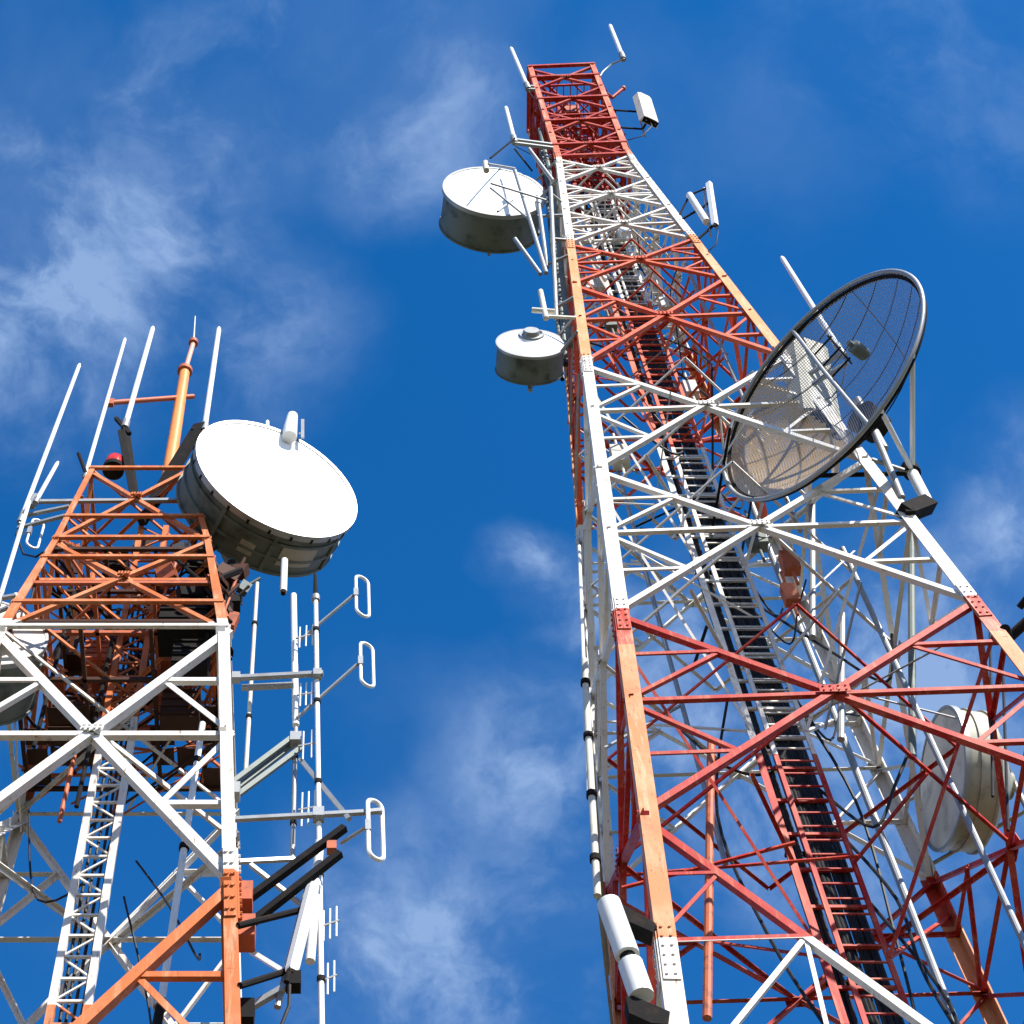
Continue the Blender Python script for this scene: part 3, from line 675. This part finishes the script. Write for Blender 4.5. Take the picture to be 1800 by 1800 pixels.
def grid_dish():
    x0, y0, Y = 1439.5, 676, 16.2
    C = at(x0, y0, Y); n = axis_of(x0, y0, .43, -.794, -.607); r = 239*px2m(C); dep = .40*r
    t = thing('grid_dish', 'large round wire mesh dish with dark rim on the right side of the tall tower', 'antenna dish', tuple(C))
    a = n.cross(V((0, 0, 1))).normalized(); b = a.cross(n).normalized()
    surf = lambda u, v: C + a*u + b*v - n*dep*(1-(u*u+v*v)/(r*r))
    ring = [C + (a*math.cos(2*math.pi*q/96) + b*math.sin(2*math.pi*q/96))*r for q in range(96)]
    MB().tube(ring, .048, 10, closed=True).build('rim', M_galv, t, True)
    ring2 = [p - n*.09 + (C-p)*.022 for p in ring]
    MB().tube(ring2, .055, 8, closed=True).build('inner_rim', M_dark, t, True)
    me = MB(); nr, na = 16, 72; uv = []
    for i in range(nr+1):
        for j in range(na):
            q = r*.985*max(i, .02)/nr; th = 2*math.pi*j/na; u, v = q*math.cos(th), q*math.sin(th); me.v.append(surf(u, v)); uv.append((u, v))
    for i in range(nr):
        for j in range(na): me.f.append((i*na+j, i*na+(j+1) % na, (i+1)*na+(j+1) % na, (i+1)*na+j))
    o = me.build('mesh_reflector', mesh_mat('open_wire_mesh', (.30, .30, .33), .24), t, True)
    o.data.materials.append(mesh_mat('sunlit_tan_mesh', (.46, .33, .20), .66))
    ul = o.data.uv_layers.new(name='UVMap')
    for lp in o.data.loops: ul.data[lp.index].uv = uv[lp.vertex_index]
    T0 = min(((C + a*math.cos(k*.1)*r + b*math.sin(k*.1)*r) for k in range(63)), key=lambda q: (proj(q)[0]-1300)**2 + (proj(q)[1]-850)**2) - C
    for p in o.data.polygons:                      # denser tan mesh paints the sunlit look into the third nearest that end
        if (p.center + (parent_world(t) - C)).dot(T0)/r > .22*r: p.material_index = 1
    for q in (-.82, -.6, -.36, -.12, .12, .36, .6, .82):   # curved ribs, parallel
        h = math.sqrt(1-q*q)
        pts = [surf(r*h*(-1+2*k/14)*.985, q*r) - n*.03 for k in range(15)]
        MB().tube(pts, .013, 6).build('rib', M_dark, t)
    for q in (-.55, 0, .55):
        h = math.sqrt(1-q*q); MB().tube([surf(q*r, r*h*(-1+2*k/14)*.985) - n*.03 for k in range(15)], .009, 6).build('cross_rib', M_dark, t)
    # horn in the middle carried by struts from the rim
    near = lambda x, y: min(ring, key=lambda q: (proj(q)[0]-x)**2 + (proj(q)[1]-y)**2)
    pa1, pb1 = near(1397, 582), near(1518, 730); mid = lerp(pa1, pb1, .55); Fp = mid + n*.25
    MB().tube([pa1, lerp(pa1, pb1, .5) + n*.12, pb1], .045, 10).build('feed_strut', M_galv, t, True)
    pa2, pb2 = near(1435, 545), near(1545, 700)
    MB().tube([pa1 - n*.06, lerp(pa1, pb1, .5) + n*.03, pb1 - n*.06], .04, 8).build('feed_strut', M_dark, t, True)
    fr = MB(); dd = (pb1-pa1).normalized(); sd = (lerp(pa2, pb2, .5)-lerp(pa1, pb1, .5)).normalized()
    for q in (.30, .42, .54): P = lerp(pa1, pb1, q); fr.bar(P, P + sd*.55, .032, .032)
    fr.bar(lerp(pa1, pb1, .27) + sd*.5, lerp(pa1, pb1, .58) + sd*.5, .032, .032)
    fr.build('feed_frame', M_dark, t)
    Fp = lerp(pa1, pb1, .5) + sd*.75 - n*.1; MB().lathe(Fp, n, [(-.25, .10), (-.2, .14), (.12, .14), (.15, .06), (.25, .06)], 20).build('feed_horn', M_shroud, t, True)
    # back hub and struts to the leg of the tower
    hubp = C - n*(dep+.35); MB().lathe(hubp, n, [(-.25, .32), (.3, .36)], 24).build('hub', M_dark, t, True)
    legA = TR.p(1, 34.3); legB = TR.p(1, 31.6)
    mk = MB(); mk.tube([hubp, legA], .07, 10).tube([hubp, legB], .07, 10).tube([hubp - V((0, 0, 1.1)), hubp + V((0, 0, 1.1))], .08, 12); mk.build('dish_mount', M_galv, t, True)
    for (xr, yr) in ((1600, 618), (1541, 722)):
        # stays from the rim back to the outrigger on the leg
        P = min(ring, key=lambda q: (proj(q)[0]-xr)**2 + (proj(q)[1]-yr)**2); Q = at(1604, 828, 17.3)
        MB().tube([P, Q], .05, 10).build('rim_stay', M_white, t, True)
    return C, r, n
def proj(p):
    d = V(p)-V((0, 0, H0)); z = d.y*math.cos(EL)+d.z*math.sin(EL); u = -d.y*math.sin(EL)+d.z*math.cos(EL)
    return PX+F*d.x/z, PY-F*u/z
grid_dish()
A = at(1604, 832, 17.3); B = at(1632, 886, 17.2); C2 = at(1590, 902, 17.0)
t = thing('outrigger_bracket', 'stout white pipe stub on a black bracket just below the mesh dish', 'bracket', tuple(C2))
MB().tube([A, B], .11, 14).build('pipe_stub', M_white, t, True)
MB().tube([A - V((0, 0, .0)), A + (A-B).normalized()*.3], .17, 12).build('collar', M_dark, t, True)
MB().bar(C2, B, .28, .30).bar(C2, TR.p(1, C2.z), .2, .2).build('bracket_plate', M_dark, t)
MB().tube([A, at(1440, 836, 17.6)], .05, 8).build('cross_bar', M_dark, t, True)
MB().tube([A, TR.p(1, A.z+.3)], .05, 8).build('tie_bar', M_galv, t, True)

panel_antenna('pale cabinet antenna behind the mesh dish, seen through its wires', 1418, 612, 1440, 742, 17.7, 92, 40, TR, 1, R(20), M_shell2, name='cabinet_antenna')
# brackets with white pipe at the bottom left leg of the tall tower
t = thing('antenna_support', 'white pipe between two black bracket plates at the lower left leg of the tall tower', 'antenna support', tuple(at(1130, 1760, 16.4)))
for (x0, y0, x1, y1) in ((1070, 1588, 1103, 1680), (1108, 1694, 1128, 1752)):
    MB().tube([at(x0, y0, 16.0), at(x1, y1, 16.0)], .155, 16).build('pipe_section', M_white, t, True)
MB().tube([at(1103, 1680, 16), at(1108, 1694, 16)], .10, 12).build('pipe_joint', M_dark, t, True)
def plate(pts, Y, th, mat, parent, name='bracket_plate'):
    m = MB(); k = len(pts); P = [at(x, y, Y) for x, y in pts]; off = V((0, th, 0)); m.v = P + [p + off for p in P]
    m.f = [tuple(range(k)), tuple(range(2*k-1, k-1, -1))] + [(i, (i+1) % k, k+(i+1) % k, k+i) for i in range(k)]
    return m.build(name, mat, parent)
plate([(1063, 1583), (1078, 1580), (1152, 1622), (1148, 1638), (1102, 1618), (1088, 1612)], 16.1, .25, M_dark, t)
plate([(1100, 1752), (1112, 1750), (1178, 1778), (1172, 1800), (1145, 1798), (1106, 1780)], 15.95, .25, M_dark, t)
MB().tube([at(1062, 1583, 16.15), TR.p(0, at(1062, 1583, 16).z)], .06, 8).build('tie_bar', M_dark, t, True)
# pale vertical poles standing off the left face of the tall tower
def pole(label, x0, y0, x1, y1, Y, rp, mat, T, leg, name='feeder_pole', cat='pole', ties=(.1, .5, .9), group=None, rings=0):
    A = at(x1, y1, Y); B = at(x0, y0, Y); r = rp*px2m(A); t = thing(name, label, cat, tuple(A), group)
    MB().tube([A, B], r, 12).build('tube', mat, t, True)
    m = MB()
    for q in ties: P = lerp(A, B, q); m.bar(P, T.p(leg, P.z), .05, .05)
    if ties: m.build('tie_bar', M_galv, t)
    if rings:
        for q in range(rings): P = lerp(A, B, (q+.5)/rings); MB().tube([P, P+(B-A).normalized()*r*2], r*1.5, 10).build('collar', M_dark, t, True)
    return t
pole('pale conduit pole running down the outer left side of the tall tower', 1027, 1160, 1050, 1575, 19.9, 7, M_cream, TR, 3, ties=(.05, .3, .55, .8, .97), rings=4)
pole('slim white conduit pole close beside the left rear leg of the tall tower', 1018, 960, 1035, 1400, 20.3, 4, M_white, TR, 3, ties=(.1, .5, .9))
# dark arms at the right edge of the frame
t = TR.root
q = TR.p(1, 26.6)
MB().tube([q, at(1775, 1120, 17.0), at(1830, 1070, 16.6)], .09, 12).build('outrigger_arm', M_dark, t, True)
MB().tube([at(1792, 1068, 16.8), at(1830, 1020, 16.4)], .06, 10).build('outrigger_arm', M_dark, t, True)
MB().tube([at(1790, 1150, 17), TR.p(1, 25.4), TR.p(1, 24.6)+V((.3, 0, 0))], .07, 10).build('outrigger_arm', M_dark, t, True)
for k, (x, y0, y1) in enumerate(((1745, 1090, 1400), (1768, 1180, 1460))):
    MB().tube([at(x-5, y0, 18.3), at(x+4*k, y1, 18.3)], .025, 8).build('feeder_cable', M_cable, TR.root)
for (x0, y0, x1, y1, Y, mt) in ((1602, 940, 1604, 1330, 19.3, M_shroud), (1480, 1080, 1478, 1300, 20.5, M_galv), (1250, 1300, 1243, 1790, 19.0, M_rust), (1428, 880, 1428, 1120, 20.0, M_galv)):
    MB().tube([at(x0, y0, Y), at(x1, y1, Y)], .07, 10).build('inner_pipe', mt, TR.root)

# ---------------------------------------------------------------- top of the left tower
LW = 'white whip antennas around the shorter tower'
whip('longest white whip antenna leaning beyond the upper left corner of the shorter tower', 140, 640, 40, 905, 13.2, 4.4, TL, 0, group=LW)
whip('white whip antenna rising from the left top corner of the shorter tower', 220, 595, 151, 832, 13.4, 4.0, TL, 0, group=LW, foot=3, arm=False)
t, A3, B3 = whip('white whip antenna on a black outrigger left of the orange mast', 269, 575, 221, 745, 13.6, 5.2, group=LW, foot=3)
top = TL.c(25.85)
MB().bar(A3 - V((0, 0, .1)), top + V((-.1, -.2, 0)), .06, .12).bar(A3 + V((-.05, 0, -.25)), top + V((-.1, -.4, -.2)), .06, .10).bar(A3 + V((-.18, 0, .2)), A3 + V((.1, 0, -.35)), .06, .06).build('outrigger', M_dark, t)
t, A4, B4 = whip('white whip antenna on a black outrigger right of the orange mast above the drum', 385, 576, 360, 750, 13.6, 5.2, group=LW, foot=3)
MB().bar(A4 + V((-.08, 0, .05)), top + V((.2, -.2, 0)), .10, .2).bar(A4 + V((.0, 0, -.1)), A4 + V((-.2, 0, -.1)), .06, .06).build('outrigger', M_dark, t)
whip('short white whip antenna slanting beside the long left whip of the shorter tower', 102, 812, 64, 880, 13.0, 4.0, TL, 0, group=LW, foot=2, arm=False)
whip('white whip antenna at the far left edge with its tip below the grey arm', 52, 880, 0, 1050, 12.7, 4.4, TL, 0, group=LW)
# mast
bm_ = at(298, 822, 13.9); c1 = at(325, 652, 13.9); c2 = at(340, 602, 13.9); tp = at(343, 556, 13.9); k = px2m(bm_)
t = thing('antenna_mast', 'orange tubular mast with two dark collars on top of the shorter tower', 'mast', tuple(bm_))
MB().tube([bm_ - V((0, 0, .6)), bm_, c1], [12*k, 12*k, 10*k], 16).build('lower_tube', simple('orange_mast_paint', (.72, .25, .07), .4, 0, (.3, .1, .04), 4, .4), t, True)
MB().tube([c1, c2], 5*k, 12).build('upper_tube', simple('pink_faded_paint', (.62, .30, .22), .5), t, True)
MB().tube([c2, tp], [2.4*k, 1.4*k], 8).build('tip_rod', M_galv, t, True)
for c, rr in ((c1, 14.5), (c2, 9.5)): MB().lathe(c, (0, 0, 1), [(-.06, rr*k*.8), (-.05, rr*k), (.05, rr*k), (.06, rr*k*.8)], 24).build('collar', M_rust, t, True)
e0 = at(195, 708, 13.5); e1 = at(340, 697, 13.95)
MB().tube([e0, e1], .045, 10).bar(e0 - V((0, 0, .09)), e0 + V((0, 0, .09)), .08, .1).build('cross_arm', M_rust, t, True)
MB().bar(bm_ + V((0, 0, -.6)), TL.c(25.5), .12, .12).build('mast_foot', M_dark, t)
# grey side arm for the left whips
t = thing('side_arm', 'long grey square arm crossing the shorter tower below its top toward the left whips', 'side arm', tuple(at(60, 882, 13.1)))
MB().bar(at(58, 882, 13.1), at(325, 879, 13.2), .05, .06).build('arm', M_galv, t); MB().bar(at(55, 890, 13.1), at(64, 872, 13.1), .1, .1).build('end_clamp', M_galv, t)
# beacon
b0 = at(200, 822, 13.7)
t = thing('beacon_lamp', 'round red warning beacon on the top edge of the shorter tower', 'beacon lamp', tuple(b0))
MB().lathe(b0, (0, 0, 1), [(0, .15), (.10, .16), (.22, .145), (.30, .09), (.33, .0)], 24).build('lens', M_lamp, t, True)
MB().lathe(b0, (0, 0, 1), [(-.12, .09), (-.1, .17), (0, .17)], 20).build('base', M_dark, t, True)
q = at(152, 835, 13.3); p_ = at(138, 797, 13.3)
t = thing('stub_antenna', 'stubby dark antenna at the left top corner of the shorter tower', 'antenna', tuple(q)); MB().tube([q, p_], .03, 8).build('stub', M_dark, t, True); MB().tube([q - V((0, 0, .12)), q], .05, 8).build('base', M_galv, t, True)

# folded dipoles
def folded(m, c, h, w, r, side):
    """flattened loop: tall axis up, width along side"""
    pts = []
    for q in range(10): th = math.pi*q/9; pts.append(c + V((0, 0, h/2-w/2)) + side*math.cos(th)*w/2 + V((0, 0, 1))*math.sin(th)*w/2)
    for q in range(10): th = math.pi + math.pi*q/9; pts.append(c - V((0, 0, h/2-w/2)) + side*math.cos(th)*w/2 + V((0, 0, 1))*math.sin(th)*w/2)
    m.tube(pts, r, 8, closed=True)
def dipole(label, xs, ys, x, yc, hpx, wpx, Y, x2=None, group='folded dipole antennas on booms', r=.022, side=None):
    c = at(x, yc, Y); s0 = at(xs, ys, Y+.25); k = px2m(c); t = thing('dipole_antenna', label, 'antenna', tuple(s0), group)
    # the loop spans obliquely: near limb left, far limb right
    side = (V((.85, .5, 0)) if side is None else side).normalized()
    m = MB(); folded(m, c, hpx*k/math.cos(EL)*1.0, wpx*k, r, side); m.build('dipole_loop', M_white, t, True)
    MB().tube([s0, c - side*wpx*k*.5], .022, 8).build('boom', M_galv, t, True)
    MB().bar(c - side*wpx*k*.5 - V((0, 0, .08)), c - side*wpx*k*.5 + V((0, 0, .08)), .06, .06).build('clamp', M_galv, t)
    return t
dipole('folded dipole loop on the uppermost sloping boom right of the shorter tower', 524, 1128, 637, 1048, 62, 26, 12.6)
dipole('folded dipole loop on the middle sloping boom right of the shorter tower', 522, 1262, 645, 1168, 64, 26, 12.6)
dipole('folded dipole loop on the lowest short boom right of the shorter tower', 600, 1482, 660, 1458, 78, 30, 12.6, r=.026)
dipole('small pale folded dipole between the whips and the left top leg of the shorter tower', 40, 938, 62, 938, 46, 22, 13.2, r=.018)
# masts on the right of the left tower
pole('tall white mast with dark tip carrying the sloping booms at the far right', 555, 1052, 566, 1830, 12.7, 5.6, M_white, TL, 1, name='antenna_mast', cat='mast', ties=(), rings=5)
A = at(555, 1052, 12.7); B = at(554, 1010, 12.7); t = thing('mast_spike', 'thin black spike on the tip of the far right white mast', 'spike', tuple(A)); MB().tube([A, B], [.035, .02], 8).build('rod', M_dark, t, True); MB().tube([A - V((0, 0, .05)), A + V((0, 0, .05))], .055, 10).build('base', M_galv, t, True)
pole('thick white omni antenna on a mast between the tower leg and the far right mast', 516, 1046, 520, 1275, 12.9, 6.2, M_white, TL, 1, name='whip_antenna', cat='antenna', ties=())
pole('thinner lower pipe below the thick white omni antenna', 520, 1280, 514, 1512, 12.9, 4.4, M_galv, TL, 1, name='antenna_mast', cat='mast', ties=(), rings=2)
pole('thin pale pipe close to the right leg of the shorter tower', 452, 1025, 432, 1355, 13.0, 4.0, M_cream, TL, 1, name='antenna_mast', cat='mast', ties=(), rings=2)
A = at(500, 985, 13.3); B = at(498, 1040, 13.3); t = thing('pipe_stub', 'white pipe end poking out below the big drum dish', 'pipe', tuple(B)); MB().tube([A, B], .05, 12).build('pipe', M_white, t, True); MB().tube([B, B - V((0, 0, .05))], .035, 10).build('end_cap', M_dark, t, True)
# stand-off arms on the right of the left tower
AG = 'stand-off arms on the right side of the shorter tower'
def arm(label, segs, w, mat, clamps=(), mat2=None):
    P0 = at(*segs[0][0]); t = thing('standoff_arm', label, 'bracket arm', tuple(P0), AG)
    for a, b in segs: MB().bar(at(*a), at(*b), w, w).build('bar', mat, t)
    if clamps:
        for (x, y, Y, s_) in clamps: P = at(x, y, Y); MB().bar(P - V((0, 0, s_*.6)), P + V((0, 0, s_*.6)), s_, s_).build('clamp', mat2 or M_galv, t)
    return t
arm('uppermost pair of level grey bars from the white leg to the far right mast', [((408, 1192, 12.75), (568, 1184, 12.65)), ((425, 1209, 12.85), (516, 1204, 12.8))], .06, M_galv, ((558, 1185, 12.65, .1), (415, 1191, 12.75, .1)))
arm('pair of parallel dark-sided bars sloping up from the white leg to the omni antenna', [((405, 1378, 12.65), (522, 1290, 12.85)), ((412, 1402, 12.65), (528, 1316, 12.85)), ((410, 1390, 12.75), (520, 1305, 12.95))], .055, M_shroud, ((520, 1300, 12.85, .13), (410, 1392, 12.6, .15)))
arm('level grey bar with a sloping stay ending at the lowest dipole', [((400, 1441, 12.65), (640, 1428, 12.6)), ((528, 1335, 12.8), (614, 1440, 12.6)), ((640, 1428, 12.6), (672, 1425, 12.6))], .05, M_galv, ((560, 1432, 12.65, .12),))
arm('level white bar from the leg joint to the foot of the thinner pipe', [((418, 1515, 12.65), (518, 1510, 12.85)), ((440, 1520, 12.65), (530, 1590, 12.75))], .045, M_galv)
arm('pair of black bars rising steeply from two rusty clamps on the orange leg', [((430, 1585, 12.5), (606, 1455, 12.3)), ((430, 1632, 12.5), (598, 1500, 12.3))], .075, M_dark, ((425, 1578, 12.45, .22), (427, 1640, 12.45, .24), (583, 1490, 12.35, .1)), M_rust)
arm('grey bar at the bottom sloping up to the foot of the white panel antenna', [((428, 1778, 12.5), (524, 1722, 12.4))], .06, M_galv, ((428, 1784, 12.45, .2), (516, 1726, 12.4, .14)), M_dark)
arm('thin white stay crossing from the orange leg to the panel antenna foot', [((440, 1672, 12.6), (505, 1712, 12.45))], .045, M_white)
panel_antenna('tall white panel antenna leaning beside the far right mast near the bottom', 552, 1555, 514, 1708, 12.35, 24, 16, TL, 1, R(35), M_white, arms=(.1, .8))
pole('white pipe beside the tall white panel antenna', 562, 1480, 545, 1690, 12.55, 9, M_white, TL, 1, name='whip_antenna', cat='antenna', ties=())
# small yagi pieces on the far right mast
def yagi(label, x, y, Y, dx, dy, n_, h):
    A = at(x, y, Y); B = at(x+dx, y+dy, Y); t = thing('yagi_antenna', label, 'antenna', tuple(A), 'small yagi antennas on the masts'); k = px2m(A)
    MB().tube([A, B], .014, 8).build('boom', M_galv, t, True)
    for q in range(n_): P = lerp(A, B, (q+.6)/n_); MB().tube([P - V((0, 0, h*k)), P + V((0, 0, h*k))], .010, 6).build('element', M_white, t)
    return t
yagi('small yagi between the two right masts beside the uppermost boom', 520, 1122, 12.75, 34, -8, 3, 32)
yagi('small yagi between the two right masts just below the level bars', 522, 1222, 12.75, 30, -4, 3, 34)
yagi('small yagi on the far right mast level with the sloping bars', 524, 1312, 12.75, 30, -6, 2, 40)
yagi('small yagi between the masts at the lowest level bar', 524, 1424, 12.75, 34, -6, 3, 46)
yagi('small yagi sticking out right of the far right mast, the upper of two', 562, 1630, 12.7, 34, -12, 3, 38)
yagi('small yagi sticking out right of the far right mast, the lower of two', 558, 1728, 12.7, 34, -14, 3, 38)
# white pole inside the left tower and others at its left
pole('white pole clamped inside the shorter tower to the right of its ladder', 356, 1272, 283, 1765, 13.2, 7, M_white, TL, 1, name='inner_pole', ties=(), rings=3)
A = at(283, 1765, 13.2); t = thing('pipe_stub', 'black pipe end under the white pole inside the shorter tower', 'pipe', tuple(A)); MB().tube([A, at(270, 1830, 13.2)], .05, 10).build('pipe', M_dark, t, True); MB().tube([A - V((0, 0, .05)), A + V((0, 0, .03))], .075, 10).build('collar', M_galv, t, True)
MB().tube([at(68, 1100, 14.4), at(72, 1165, 14.4)], .09, 12).build('inner_pipe', M_white, TL.root, True)
